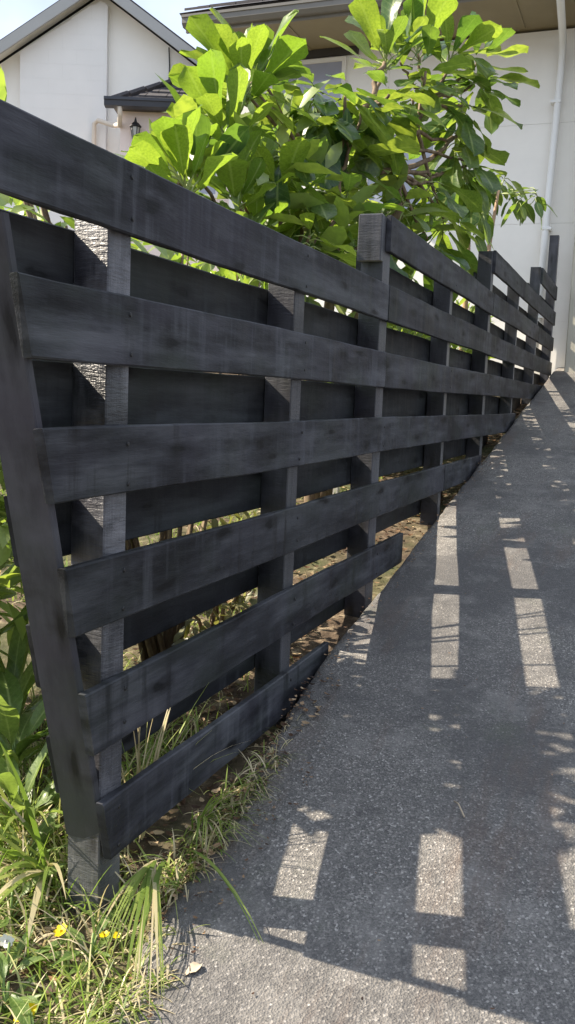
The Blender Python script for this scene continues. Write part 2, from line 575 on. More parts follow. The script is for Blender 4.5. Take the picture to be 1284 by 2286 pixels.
# path slab with a broken edge
pxs = [-4 + 0.08 * i for i in range(0, 195)]
pv, pf = [], []
for i, x in enumerate(pxs):
    e = path_edge(x) + (0.02 if x < 3.2 else 0.010) * noise.noise(Vector((x * 5, 1.3, 0))) + 0.008 * noise.noise(Vector((x * 17, 4.3, 0)))
    z = path_z(x)
    row = [(x, e + 0.012, z - 0.25), (x, e + 0.004, z - 0.035), (x, e - 0.014, z - 0.008), (x, e - 0.04, z)]
    for yy in (-0.3, -0.6, -1.0, -1.5, -2.1, -2.9, -3.8):
        row.append((x, yy, z + 0.006 * noise.noise(Vector((x * 1.4, yy * 1.4, 7)))))
    row.append((x, -3.9, z - 0.3))
    pv += row
k = 12
for i in range(len(pxs) - 1):
    for j in range(k - 1):
        a = i * k + j
        pf.append((a, a + k, a + k + 1, a + 1))
path = tag(mesh_obj('path', pv, pf, m_conc, smooth=True), kind='structure')

# ------------------------------------------------------------------ fence
fence = tag(empty('timber_fence', (1.78, 0.07, 0.1)), 'black stained timber fence of staggered horizontal boards stepping up beside the path', 'fence')
F0 = Vector(fence.location)


def rake(z):
    return 1.40 + (1.493 - z) * 0.268


def place(o, loc):
    o.parent = fence
    o.location = Vector(loc) - F0


nail_mb = MB()
for k_ in range(8):
    t = 2 * pi * k_ / 8
    nail_mb.v.append((cos(t) * 0.0055, 0, sin(t) * 0.0055))
for k_ in range(8):
    t = 2 * pi * k_ / 8
    nail_mb.v.append((cos(t) * 0.004, -0.0018, sin(t) * 0.004))
nail_mb.f = [tuple(8 + i for i in range(8))] + [(i, (i + 1) % 8, 8 + (i + 1) % 8, 8 + i) for i in range(8)]
nail_me = bpy.data.meshes.new('nail')
nail_me.from_pydata(nail_mb.v, [], nail_mb.f)
nail_me.materials.append(m_nail)

POSTS = [(1.745, 1.82), (2.85, 2.925), (3.865, 3.955), (5.27, 5.345), (6.62, 6.70), (8.06, 8.135), (9.50, 9.58), (11.0, 11.08)]


def board(x0, x1, zt, y0, y1, mat, W=0.150, raked=False, nails=False, xtra=0.0):
    """one sawn plank, chamfered, slightly bowed and cupped"""
    c = 0.0035
    sx = rng.random() * 50
    cx, cy, cz = (x0 + x1) / 2, (y0 + y1) / 2, zt - W / 2
    hy, hz = (y1 - y0) / 2, W / 2
    prof = [(-hy, -hz + c), (-hy, 0), (-hy, hz - c), (-hy + c, hz), (hy - c, hz), (hy, hz - c), (hy, -hz + c), (hy - c, -hz), (-hy + c, -hz)]
    n = max(2, int((x1 - x0) / 0.12))
    v, f = [], []
    tilt = rng.uniform(-0.002, 0.002)
    for i in range(n + 1):
        t = i / n
        x = x0 + (x1 - x0) * t
        by = 0.0045 * noise.noise(Vector((x * 1.1, sx, 0)))
        bz = 0.0055 * noise.noise(Vector((x * 0.9, sx, 9))) + tilt * (2 * t - 1)
        for (py, pz) in prof:
            ez = 0.0022 * noise.noise(Vector((x * 9, sx + py * 60, pz * 20)))
            xx = x
            if raked:
                end = rake(cz + pz) + xtra + 0.004 * noise.noise(Vector((pz * 40, py * 90, sx)))
                xx = end + (x1 - end) * t
            elif i in (0, n):
                xx = x + 0.003 * noise.noise(Vector((pz * 40, py * 90, sx + i)))
            v.append((xx - cx, py + by, pz + bz + (ez if abs(pz) > hz - 0.01 else 0)))
    q = len(prof)
    for i in range(n):
        for j in range(q):
            jj = (j + 1) % q
            f.append((i * q + j, i * q + jj, (i + 1) * q + jj, (i + 1) * q + j))
    f.append(tuple(reversed(range(q))))
    f.append(tuple(n * q + j for j in range(q)))
    o = mesh_obj('board', v, f, mat)
    place(o, (cx, cy, cz))
    if nails:
        for (a, b) in POSTS[:5]:
            if x0 + 0.02 < (a + b) / 2 < x1 - 0.0:
                for dz in (-0.045, 0.042):
                    nx_ = (a + b) / 2 + rng.uniform(-0.012, 0.012)
                    if abs(nx_ - 3.89) < 0.06:
                        nx_ = 3.865 if x1 < 3.95 else 3.925
                    nl = bpy.data.objects.new('nail', nail_me)
                    col.objects.link(nl)
                    nl.parent = o
                    nl.location = (nx_ - cx, -hy - 0.0010, dz + rng.uniform(-0.008, 0.008))
    return o


def ftop(i):
    return 1.778 - 0.282 * (i - 1)


FRONT = {-2: [(9.515, 11.06)], -1: [(6.63, 9.505), (9.515, 11.06)], 0: [(3.875, 6.655), (6.665, 9.535), (9.545, 11.06)],
         1: [(1.18, 3.893), (3.899, 6.655), (6.665, 9.53), (9.54, 11.06)],
         2: [(None, 3.893), (3.899, 6.655), (6.665, 9.53), (9.54, 10.95)],
         3: [(None, 5.305), (5.311, 8.20)], 4: [(None, 5.30), (5.307, 6.52)], 5: [(None, 4.39)], 6: [(None, 3.29)]}
for row, segs in FRONT.items():
    for (a, b) in segs:
        rk = a is None
        zt = ftop(row)
        board(rake(zt - 0.075) if rk else a, b, zt + rng.uniform(-0.002, 0.002), 0.0, 0.0225, m_board, raked=rk, nails=(row >= 0))
BACK = {-2: [(9.515, 11.06)], -1: [(6.63, 9.505), (9.515, 11.06)], 0: [(3.875, 6.655), (6.665, 9.535), (9.545, 11.06)],
        1: [(None, 3.893), (3.899, 6.655), (6.665, 9.53), (9.54, 11.06)],
        2: [(None, 3.893), (3.899, 6.655), (6.665, 9.53)], 3: [(None, 3.893), (3.899, 7.6)], 4: [(None, 5.30), (5.31, 5.9)], 5: [(None, 4.0)]}
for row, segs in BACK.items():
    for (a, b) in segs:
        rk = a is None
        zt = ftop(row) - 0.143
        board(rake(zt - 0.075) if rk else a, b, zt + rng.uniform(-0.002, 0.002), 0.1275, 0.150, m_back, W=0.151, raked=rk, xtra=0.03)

tops = [1.765, 1.765, 2.055, 2.035, 2.338, 2.32, 2.63, 3.185]
for (a, b), zt in zip(POSTS, tops):
    zb = ground_z(a, 0.07) - 0.25
    cx, cz = (a + b) / 2, (zb + zt) / 2
    hx, hz = (b - a) / 2, (zt - zb) / 2
    mb = MB()
    sx = rng.random() * 40
    nseg = 16
    prof = [(-hx + .003, -.0495), (hx - .003, -.0495), (hx, -.0465), (hx, .0465), (hx - .003, .0495), (-hx + .003, .0495), (-hx, .0465), (-hx, -.0465)]
    for i in range(nseg + 1):
        z = -hz + 2 * hz * i / nseg
        for (x, y) in prof:
            d = 0.002 * noise.noise(Vector((x * 20, z * 1.5, sx)))
            mb.v.append((x + d, y, z))
    for i in range(nseg):
        for j in range(8):
            jj = (j + 1) % 8
            mb.f.append((i * 8 + j, i * 8 + jj, (i + 1) * 8 + jj, (i + 1) * 8 + j))
    mb.f.append(tuple(reversed(range(8))))
    mb.f.append(tuple(nseg * 8 + j for j in range(8)))
    o = mb.build('post', m_post_glare if a < 2 else m_post)
    place(o, (cx, 0.0728, cz))
    o.rotation_euler.z = radians(-9 if a < 2 else (-5 if a < 4 else rng.uniform(-3, 3)))      # near posts turned to brighten their sunlit faces; far ones randomly twisted
# extra block on the post where the fence steps up
o = MB().bbox(-0.02, 0.02, -0.052, 0.052, -0.095, 0.095, 0.004).build('packing_block', m_post)
place(o, (3.842, 0.078, 1.965))
# raked cap board across the near ends
z0, z1 = 0.255, 1.60
v, f = [], []
n = 14
for i in range(n + 1):
    z = z0 + (z1 - z0) * i / n
    e = rake(z) + 0.012
    wob = 0.003 * noise.noise(Vector((z * 3, 2.2, 5)))
    for (dx, y) in ((0.0, 0.0285), (0.0, 0.1235), (0.004, 0.1265), (0.0195, 0.1265), (0.0225, 0.1235), (0.0225, 0.0285), (0.0195, 0.0255), (0.004, 0.0255)):
        v.append((e + dx + wob - 1.57, y + wob - 0.09, z - 0.95))
for i in range(n):
    for j in range(8):
        jj = (j + 1) % 8
        f.append((i * 8 + j, (i + 1) * 8 + j, (i + 1) * 8 + jj, i * 8 + jj))
f.append(tuple(range(8)))
f.append(tuple(n * 8 + j for j in reversed(range(8))))
o = mesh_obj('end_board', v, f, mat_wood('black_stained_end_board', (0.032, 0.032, 0.037), (0.052, 0.052, 0.059), (0.085, 0.085, 0.096), 0.52, 0.3, 'z'))
place(o, (1.57, 0.09, 0.95))

# ------------------------------------------------------------------ right house
def block_grid(par, name, mat, a0, a1, b0, b1, wa, hb, d0, d1, T, gap=0.008, clip=None, half=True):
    """clad a wall with separate panels; a along, b up; clip(a)->max b"""
    r_ = 0
    b = b0
    while b < b1 - 0.02:
        bt = min(b + hb, b1)
        a = a0 - (wa / 2 if (half and r_ % 2) else 0)
        while a < a1 - 0.02:
            x0, x1 = max(a, a0) + gap / 2, min(a + wa, a1) - gap / 2
            if x1 - x0 > 0.03:
                poly = [(x0, b + gap / 2), (x1, b + gap / 2), (x1, bt - gap / 2), (x0, bt - gap / 2)]
                if clip:
                    q0, q1 = clip(x0), clip(x1)
                    lo = b + gap / 2
                    if q0 <= lo + 0.01 and q1 <= lo + 0.01:
                        a += wa
                        continue
                    h0, h1 = min(bt - gap / 2, q0), min(bt - gap / 2, q1)
                    if h0 <= lo:
                        xs_ = x0 + (x1 - x0) * (lo - q0) / (q1 - q0)
                        poly = [(xs_, lo), (x1, lo), (x1, h1)]
                    elif h1 <= lo:
                        xs_ = x0 + (x1 - x0) * (lo - q0) / (q1 - q0)
                        poly = [(x0, lo), (xs_, lo), (x0, h0)]
                    else:
                        poly = [(x0, lo), (x1, lo), (x1, h1), (x0, h0)]
                MB().prism(poly, d0, d1, T).build(name, mat, par)
            a += wa
        b = bt
        r_ += 1


hR = tag(empty('white_house', (0, 0, 0)), 'white house wall with tan eave and grey gutter at the end of the fence', 'house')
TW = lambda a, d, b: (d, a, b)
MB().box(11.42, 11.75, -5.0, 4.3, 1.0, 5.53).build('wall', m_wall, hR)
block_grid(hR, 'panel', m_wall, -5.0, 4.3, 1.15, 5.46, 2.4, 1.12, 11.412, 11.43, TW, 0.004, None, False)
MB().box(10.42, 11.75, -5.0, 4.45, 5.56, 5.585).build('soffit', m_soffit, hR)
MB().box(11.36, 11.404, 2.6, 4.3, 5.47, 5.558).build('wall_trim', m_darktrim, hR)
for yb in (3.2, 1.9, 0.6, -0.7):
    MB().box(10.45, 11.35, yb, yb + 0.03, 5.548, 5.5585).build('soffit_batten', m_soffit, hR)
MB().box(10.385, 10.418, -5.0, 4.45, 5.53, 5.72).build('fascia', m_gutter, hR)
g = MB()
prof = [(10.383, 5.56), (10.31, 5.56), (10.275, 5.60), (10.275, 5.655), (10.262, 5.66), (10.262, 5.69), (10.29, 5.69), (10.29, 5.615), (10.32, 5.58), (10.383, 5.58)]
g.prism(prof, -5.0, 4.45, lambda a, d, b: (a, d, b))
g.build('gutter', m_gutter, hR)
mb = MB()
sl = math.tan(radians(24))
mb.prism([(10.30, 5.725), (14.5, 5.725 + 4.2 * sl), (14.5, 5.60 + 4.2 * sl), (10.42, 5.69)], -5.0, 4.5, lambda a, d, b: (a, d, b))
roofR = mb.build('roof', m_tile, hR)
for r_ in range(3):
    for c_ in range(28):
        y = -4.95 + c_ * 0.335
        x = 10.30 + r_ * 0.33
        z = 5.73 + r_ * 0.33 * sl
        MB().prism([(x - 0.02, z + 0.006), (x + 0.37, z + 0.39 * sl + 0.006), (x + 0.37, z + 0.39 * sl + 0.02), (x - 0.02, z + 0.035)], y, y + 0.325, lambda a, d, b: (a, d, b)).build('tile', m_tile, roofR)


def window(par, T, a0, a1, b0, b1, d):
    """T(a, depth, b); d = outer wall face, smaller depth = towards the viewer"""
    w_ = MB()
    fw_ = 0.05
    w_.prism([(a0, b0), (a1, b0), (a1, b0 + fw_), (a0, b0 + fw_)], d - 0.03, d + 0.02, T)
    w_.prism([(a0, b1 - fw_), (a1, b1 - fw_), (a1, b1), (a0, b1)], d - 0.03, d + 0.02, T)
    w_.prism([(a0, b0 + fw_), (a0 + fw_, b0 + fw_), (a0 + fw_, b1 - fw_), (a0, b1 - fw_)], d - 0.029, d + 0.02, T)
    w_.prism([(a1 - fw_, b0 + fw_), (a1, b0 + fw_), (a1, b1 - fw_), (a1 - fw_, b1 - fw_)], d - 0.029, d + 0.02, T)
    o_ = w_.build('window', m_trim, par)
    MB().prism([(a0 + fw_, b0 + fw_), (a1 - fw_, b0 + fw_), (a1 - fw_, b1 - fw_), (a0 + fw_, b1 - fw_)], d - 0.012, d - 0.004, T).build('pane', m_glass, o_)
    return o_


window(hR, TW, 2.75, 3.75, 4.45, 5.45, 11.40)
window(hR, TW, 1.55, 2.45, 3.55, 4.53, 11.40)
dp = MB()
dp.tube([(10.36, 0.13, 5.56), (10.40, 0.13, 5.48), (11.20, 0.16, 5.36), (11.31, 0.165, 5.25), (11.325, 0.17, 5.0), (11.325, 0.205, 3.6), (11.325, 0.225, 2.5), (11.325, 0.235, 1.7)], 0.042, 10)
dpo = dp.build('downpipe', m_pipe, hR, True)
for z in (4.7, 3.3, 2.3):
    MB().box(11.28, 11.40, 0.145, 0.255, z, z + 0.03).build('pipe_bracket', m_pipe, dpo)
# projecting rendered wall to the right of the downpipe
sw = tag(empty('rendered_wall', (11.1, -1.0, 1.6)), 'beige rendered wall projecting beside the downpipe at the top of the path', 'wall')
o = MB().bbox(-0.06, 0.29, -3.5, 0.86, -0.5, 3.62, 0.01).build('wall', m_wall_beige)
o.parent = sw
o = MB().bbox(-0.09, 0.27, -3.52, 0.89, 3.622, 3.68, 0.006).build('coping', m_wall_beige)
o.parent = sw

# ------------------------------------------------------------------ left house
H = Vector((cos(YAW), sin(YAW), 0))
RH = Vector((sin(YAW), -cos(YAW), 0))
LO = Vector((CAM.x, CAM.y, 0)) + H * 14.0


def TL(a, d, b):
    p = LO + RH * a + H * d
    return (p.x, p.y, b)


hL = tag(empty('gabled_house', (0, 0, 0)), 'cream gabled house with grey barge boards behind the fence on the left', 'house')
PK, PZ, SL = -2.93, 6.98, 0.676
roofz = lambda u: PZ - SL * abs(u - PK)
UL, UR = -6.3, 0.6
gz = 1.6
MB().prism([(UL + .4, gz), (UR - .4, gz), (UR - .4, roofz(UR - .4) - .14), (PK, PZ - .14), (UL + .4, roofz(UL + .4) - .14)], 0.0, 8.0, TL).build('wall', m_stucco, hL)
MB().prism([(UL, roofz(UL)), (PK, PZ), (UR, roofz(UR)), (UR, roofz(UR) - .07), (PK, PZ - .07), (UL, roofz(UL) - .07)], -0.34, 8.3, TL).build('roof', m_tile, hL)
for sgn, ue in ((-1, UL), (1, UR)):
    a, b = (ue, PK - .001) if sgn < 0 else (PK + .001, ue)
    MB().prism([(a, roofz(a) - .035), (b, roofz(b) - .035), (b, roofz(b) - .20), (a, roofz(a) - .20)], -0.38, -0.345, TL).build('barge_board', m_barge, hL)
    MB().prism([(a, roofz(a) - .075), (b, roofz(b) - .075), (b, roofz(b) - .10), (a, roofz(a) - .10)], -0.33, -0.002, TL).build('verge_soffit', m_trim, hL)
# white block panel in front of the left half of the gable
MB().prism([(-4.07, gz), (-2.83, gz), (-2.83, PZ - .32), (-2.93, PZ - .27), (-4.07, roofz(-4.07) - .22)], -0.13, -0.002, TL).build('chimney_breast', m_block, hL)
block_grid(hL, 'block', m_block, -4.07, -2.832, 4.2, 6.75, 0.405, 0.205, -0.1318, -0.12, TL, 0.0012, lambda u: roofz(u) - .24)
mb = MB()
mb.tube([TL(-1.965, -0.02, 6.16), TL(-1.95, -0.02, 5.9), TL(-1.96, -0.02, 5.5), TL(-1.95, -0.02, 4.6)], 0.009, 6)
mb.build('cable', m_black, hL)
# lean-to with hipped tile roof
D0 = -1.0
ul0, ul1 = -2.46, 0.5
le = MB()
le.prism([(ul0, gz), (ul1, gz), (ul1, 4.99), (ul0, 4.99)], D0, -0.16, TL)
le.build('porch_wall', m_pink, hL)
v = [TL(ul0 - .08, D0 - .2, 5.05), TL(ul1 + .2, D0 - .2, 5.05), TL(ul1 + .2, -0.01, 5.75), TL(ul0 + .82, -0.01, 5.75), TL(ul0 - .08, -0.16, 5.05)]
v += [(x, y, z - .05) for x, y, z in v]
rfo = mesh_obj('porch_roof', v, [(0, 1, 2, 3), (0, 3, 4), (5, 8, 7, 6), (5, 9, 8), (0, 5, 6, 1), (4, 9, 5, 0), (1, 6, 7, 2), (3, 8, 9, 4), (2, 7, 8, 3)], m_tile, hL)
nA, nB = (5.75 - 5.05), (1.19)
for r_ in range(6):
    t0, t1 = r_ / 6, (r_ + 1) / 6
    for c_ in range(11):
        ua = ul0 - .08 + c_ * 0.28 + (0.14 if r_ % 2 else 0)
        ub = ua + 0.27
        umin = ul0 - .08 + 0.9 * t1 + 0.02
        if ub < umin or ua > ul1 + .2:
            continue
        ua = max(ua, umin)
        dA, dB = D0 - .2 + nB * t0, D0 - .2 + nB * t1
        zA, zB = 5.05 + nA * t0, 5.05 + nA * t1
        vv = [TL(ua, dA, zA + .035), TL(ub, dA, zA + .035), TL(ub, dB, zB + .01), TL(ua, dB, zB + .01), TL(ua, dA, zA + .004), TL(ub, dA, zA + .004), TL(ub, dB, zB + .003), TL(ua, dB, zB + .003)]
        mesh_obj('tile', vv, [(0, 1, 2, 3), (4, 7, 6, 5), (0, 4, 5, 1), (1, 5, 6, 2), (2, 6, 7, 3), (3, 7, 4, 0)], m_tile, rfo)
for r_ in range(5):
    t0, t1 = r_ / 5, (r_ + 0.92) / 5
    a = Vector(TL(ul0 - .08, D0 - .2, 5.07)).lerp(Vector(TL(ul0 + .82, -0.01, 5.77)), t0)
    b = Vector(TL(ul0 - .08, D0 - .2, 5.09)).lerp(Vector(TL(ul0 + .82, -0.01, 5.79)), t1)
    MB().tube([a, b], [0.05, 0.04], 6).build('ridge_tile', m_tile, rfo)
gt = MB()
gt.prism([(D0 - .33, 5.075), (D0 - .33, 5.04), (D0 - .315, 5.03), (D0 - .305, 4.97), (D0 - .21, 4.955), (D0 - .2, 5.045), (D0 - .215, 5.06), (D0 - .29, 4.99), (D0 - .305, 5.075)], ul0 - .16, ul1 + .2, lambda a, d, b: TL(d, a, b))
gt.build('porch_gutter', m_gutter_dark, hL)
MB().prism([(ul0 - .06, 4.985), (ul1, 4.985), (ul1, 5.0), (ul0 - .06, 5.0)], D0 - .2, D0 + .1, TL).build('porch_soffit', m_darktrim, hL)
pp = MB()
pp.tube([TL(-2.42, D0 - .26, 4.97), TL(-2.42, D0 - .24, 4.86), TL(-2.46, D0 - .05, 4.79), TL(-2.66, -0.42, 4.95), TL(-2.92, -0.24, 5.06), TL(-2.985, -0.2, 5.02), TL(-2.985, -0.2, 4.9), TL(-2.985, -0.2, 1.7)], 0.034, 8)
pp.build('downpipe', m_cream, hL, True)
window(hL, TL, -1.93, -1.1, 3.9, 4.84, D0)
# lantern on the porch wall
ln = tag(empty('wall_lantern', TL(-2.235, D0, 4.62)), 'small black carriage lantern on the pink porch wall', 'lamp')


def TLn(x, y, z):
    p = RH * x + H * y
    return (p.x, p.y, z)


def lathe(prof, cx_, cy_, T, sides=6):
    v_, f_ = [], []
    for (r_, z) in prof:
        for k_ in range(sides):
            t = 2 * pi * k_ / sides
            v_.append(T(cx_ + r_ * cos(t), cy_ + r_ * sin(t), z))
    for i in range(len(prof) - 1):
        for k_ in range(sides):
            j = (k_ + 1) % sides
            f_.append((i * sides + k_, i * sides + j, (i + 1) * sides + j, (i + 1) * sides + k_))
    f_.append(tuple(range(sides)))
    f_.append(tuple((len(prof) - 1) * sides + k_ for k_ in reversed(range(sides))))
    return v_, f_


v, f = lathe([(0.085, .135), (0.075, .15), (0.045, .185), (0.02, .2), (0.012, .235), (0.004, .26)], 0, -0.12, TLn)
mesh_obj('cap', v, f, m_black, ln)
v, f = lathe([(0.035, -.02), (0.06, .13)], 0, -0.12, TLn)
mesh_obj('glass', v, f, m_lampglass, ln)
v, f = lathe([(0.006, -.08), (0.03, -.04), (0.04, -.02)], 0, -0.12, TLn)
mesh_obj('base', v, f, m_black, ln)
fr = MB()
for k_ in range(6):
    t = 2 * pi * k_ / 6
    fr.tube([TLn(0.037 * cos(t), -0.12 + 0.037 * sin(t), -.02), TLn(0.063 * cos(t), -0.12 + 0.063 * sin(t), .135)], 0.006, 4)
fr.build('frame', m_black, ln)
ar = MB()
ar.tube([TLn(0, 0, -.02), TLn(0, -.06, -.1), TLn(0, -.11, -.075)], 0.01, 6)
ar.build('bracket', m_black, ln)

# ------------------------------------------------------------------ leaves
def leaf_mesh(name, mat, L=1.0, W=0.48, shape='obovate', fold=0.18, curl=0.25, wave=0.04, seed=0, ns=8):
    """blade with midrib along +Y, petiole end at origin; attribute side = -1..1"""
    rr_ = random.Random(seed)
    v, f, sd_ = [], [], []
    ph = rr_.random() * 6
    asym = rr_.uniform(-0.06, 0.06)
    for i in range(ns + 1):
        t = i / ns
        if shape == 'obovate':
            wdt = (t ** 0.75) * (1 - max(0, (t - 0.62) / 0.38) ** 2.3) ** 0.5 if t < 1 else 0.03
            wdt = max(wdt, 0.03) * 1.12
        elif shape == 'lance':
            wdt = max(0.03, sin(pi * min(1, t * 0.97 + 0.03)) ** 0.8 * (1 - 0.35 * t))
        else:
            wdt = max(0.03, sin(pi * t ** 0.8) ** 0.6)
        hw = W * L / 2 * wdt
        y = L * (t - 0.10 * curl * t * t)
        z = -curl * L * t * t * 0.6
        xo = asym * L * t * t
        for s in (-1, -0.5, 0, 0.5, 1):
            zz = z + fold * abs(s) * hw + wave * L * sin(ph + 9 * t + s * 2) * abs(s)
            v.append((xo + s * hw, y + (0.02 * L * sin(ph * 3 + 14 * t) * abs(s)), zz))
            sd_.append(s)
    for i in range(ns):
        for j in range(4):
            a = i * 5 + j
            f.append((a, a + 1, a + 6, a + 5))
    me = bpy.data.meshes.new(name)
    me.from_pydata(v, [], f)
    at = me.attributes.new('side', 'FLOAT', 'POINT')
    at.data.foreach_set('value', sd_)
    me.materials.append(mat)
    me.polygons.foreach_set('use_smooth', [True] * len(me.polygons))
    me.update()
    return me


def frame_from(d, nhint):
    d = d.normalized()
    x = d.cross(nhint)
    if x.length < 1e-3:
        x = d.orthogonal()
    x.normalize()
    n = x.cross(d).normalized()
    return Matrix(((x.x, d.x, n.x, 0), (x.y, d.y, n.y, 0), (x.z, d.z, n.z, 0), (0, 0, 0, 1)))


L_new = [leaf_mesh('leaf', m_leaf_new, 1, 0.56 + 0.04 * (i % 3), 'obovate', 0.15 + 0.08 * (i % 2), [-0.25, 0.05, 0.2, 0.35][i % 4], 0.02 + 0.012 * (i % 3), i) for i in range(6)]
L_old = [leaf_mesh('leaf', m_leaf_old, 1, 0.48 + 0.05 * (i % 3), 'obovate', 0.15 + 0.1 * (i % 2), [0.1, 0.3, 0.5, 0.2][i % 4], 0.02 + 0.014 * (i % 3), 20 + i) for i in range(6)]
L_weed = [leaf_mesh('leaf', m_leaf_weed, 1, 0.24 + 0.05 * (i % 3), 'lance', 0.25, [0.2, 0.5, 0.8, 0.4][i % 4], 0.03, 40 + i) for i in range(5)]
L_small = [leaf_mesh('leaf', m_leaf_old, 1, 0.42, 'oval', 0.15, [0.2, 0.5][i % 2], 0.02, 60 + i, 6) for i in range(3)]

TREE = (5.45, 0.85)
tree = empty('broad_leaf_tree', (TREE[0], TREE[1], ground_z(*TREE)))
tag(tree, 'broad leaved tree with big glossy leaves spreading over the top of the fence', 'tree')
T0 = Vector(tree.location)
TI = Matrix.Translation(-T0)
ROS = [(4.49, 0.98, 2.84, 0.29, 18, 'u'), (4.22, 0.98, 2.56, 0.25, 15, 'l'), (3.78, 0.96, 2.23, 0.22, 16, 'l'), (4.23, 0.90, 2.26, 0.22, 12, 'u'),
       (4.46, 0.88, 2.15, 0.20, 10, 'u'), (4.96, 1.05, 3.00, 0.26, 10, 'r'), (5.46, 0.96, 3.12, 0.27, 12, 'd'), (4.69, 0.84, 2.58, 0.27, 12, 'd'),
       (5.45, 0.90, 2.96, 0.29, 12, 'd'), (4.91, 0.74, 2.42, 0.29, 9, 'd'), (5.16, 0.63, 2.40, 0.30, 7, 'f'), (6.21, 0.75, 3.53, 0.30, 14, 'u'),
       (5.93, 0.68, 3.16, 0.30, 12, 'd'), (6.70, 0.66, 3.74, 0.30, 10, 'u'), (7.02, 0.48, 3.78, 0.31, 14, 'r'), (7.00, 0.38, 3.45, 0.31, 12, 'd'),
       (6.83, 0.58, 3.51, 0.31, 10, 'f'), (6.92, 0.39, 3.21, 0.31, 10, 'd'), (7.06, 0.31, 3.05, 0.30, 9, 'd'), (6.46, 0.46, 2.80, 0.31, 9, 'd'),
       (6.70, 0.40, 2.60, 0.33, 9, 'd'), (6.02, 0.52, 2.57, 0.30, 7, 'd'), (4.65, 0.65, 2.14, 0.26, 8, 'f'), (6.24, 0.92, 3.04, 0.28, 8, 'd'),
       (4.64, 0.82, 2.34, 0.24, 8, 'u')]
LEFT = Vector((-0.35, 0.94, 0))        # picture-left, towards the sun
TOCAM = Vector((-0.95, -0.3, 0))
leaf_rng = random.Random(21)
pet = MB()


def rosette(c, L, n, style, parent, inv, meshes, petmb, rg, pl=0.35):
    c = Vector(c)
    axis = Vector((0, 0, 1))
    if style == 'l':
        axis = (axis + LEFT * 0.75 + TOCAM * 0.15).normalized()
    elif style == 'r':
        axis = (axis - LEFT * 0.6).normalized()
    elif style == 'u':
        axis = (axis + LEFT * 0.2 + TOCAM * 0.1).normalized()
    lo, hi = {'u': (8, 78), 'l': (10, 85), 'r': (15, 95), 'd': (60, 150), 'f': (45, 115)}[style]
    e1 = axis.orthogonal().normalized()
    e2 = axis.cross(e1)
    for i in range(n):
        az = i * 2.39996 + rg.uniform(-0.4, 0.4)
        pol = radians(lo + (hi - lo) * ((i + 0.5) / n) ** 0.8 + rg.uniform(-10, 10))
        d = axis * cos(pol) + (e1 * cos(az) + e2 * sin(az)) * sin(pol)
        start = c - axis * (0.10 * i / n)
        p1 = start + d * (L * pl * rg.uniform(0.5, 1.1))
        dd = (d + Vector((0, 0, 0.25 if style in 'ul' else -0.35)) * rg.uniform(0.2, 1.0)).normalized()
        s_ = L * rg.uniform(0.62, 1.16) * (0.7 if i < 2 else 1)
        nh = Vector((0, 0, 1)) + axis * 0.6 + Vector((rg.uniform(-.5, .5), rg.uniform(-.5, .5), rg.uniform(-.3, .3)))
        if abs(dd.z) > 0.8:
            nh = axis - d * 1.0 + Vector((rg.uniform(-.4, .4), rg.uniform(-.4, .4), 0.2))
        M_ = Matrix.Translation(p1) @ frame_from(dd, nh) @ Matrix.Scale(s_, 4)
        ob = bpy.data.objects.new('leaf', rg.choice(meshes))
        col.objects.link(ob)
        ob.parent = parent
        ob.matrix_local = inv @ M_
        petmb.tube([start, start.lerp(p1, 0.5) + Vector((0, 0, 0.01)), p1 + dd * s_ * 0.04], [0.006, 0.0045, 0.0035], 4, False)


for k_, (x, y, z, L, n_, st) in enumerate(ROS):
    new = st in 'ul' and x < 5.2
    mset = L_new if new else (L_old if st == 'd' else L_old[:3] + L_new[:3])
    rosette((x, y, z), L * 1.25, int(n_ * 1.1 + .5), st, tree, TI, mset, pet, leaf_rng, 0.27)
pet.v = [Vector(p) - T0 for p in pet.v]
tag(pet.build('petioles', m_petiole, tree, True), kind='stuff')

# further rosettes, past the number that can be picked apart: one mesh
EXTRA = [(6.45, 0.62, 3.38, .30, 11, 'f'), (7.15, 0.30, 3.66, .30, 11, 'f'), (5.55, .78, 2.78, .30, 9, 'f'),
         (4.62, 1.0, 2.92, .26, 10, 'r'), (4.02, 1.0, 2.32, .23, 10, 'u'), (5.05, .75, 2.2, .28, 8, 'f'),
         (6.45, .45, 2.42, .33, 8, 'd'), (5.6, .6, 2.3, .3, 8, 'd'), (4.2, .85, 2.05, .22, 10, 'l'), (7.25, .32, 3.85, .31, 11, 'r'), (6.5, .72, 3.62, .3, 10, 'u'), (6.95, .35, 3.0, .3, 9, 'd'),
         (5.55, .78, 3.16, .27, 10, 'd'), (5.60, .70, 3.02, .28, 9, 'f'), (5.84, .60, 3.20, .28, 10, 'f'), (6.38, .51, 3.50, .28, 10, 'f')]
xm_v, xm_f, xm_s, xm_r = [], [], [], []


def rosette_mesh(c, L, n, style, rg):
    tmp = empty('tmp')
    pm = MB()
    rosette(c, L, n, style, tmp, Matrix.Identity(4), L_old if style in 'df' else L_old[:2] + L_new[:4], pm, rg, 0.27)
    for ch in list(tmp.children):
        me, M_ = ch.data, ch.matrix_basis.copy()
        n0 = len(xm_v)
        rv = rg.random()
        sd_ = [0.0] * len(me.vertices)
        me.attributes['side'].data.foreach_get('value', sd_)
        for vv, s_ in zip(me.vertices, sd_):
            xm_v.append(M_ @ vv.co - T0)
            xm_s.append(s_)
            xm_r.append(rv)
        xm_f.extend([tuple(i + n0 for i in p.vertices) for p in me.polygons])
        bpy.data.objects.remove(ch)
    bpy.data.objects.remove(tmp)


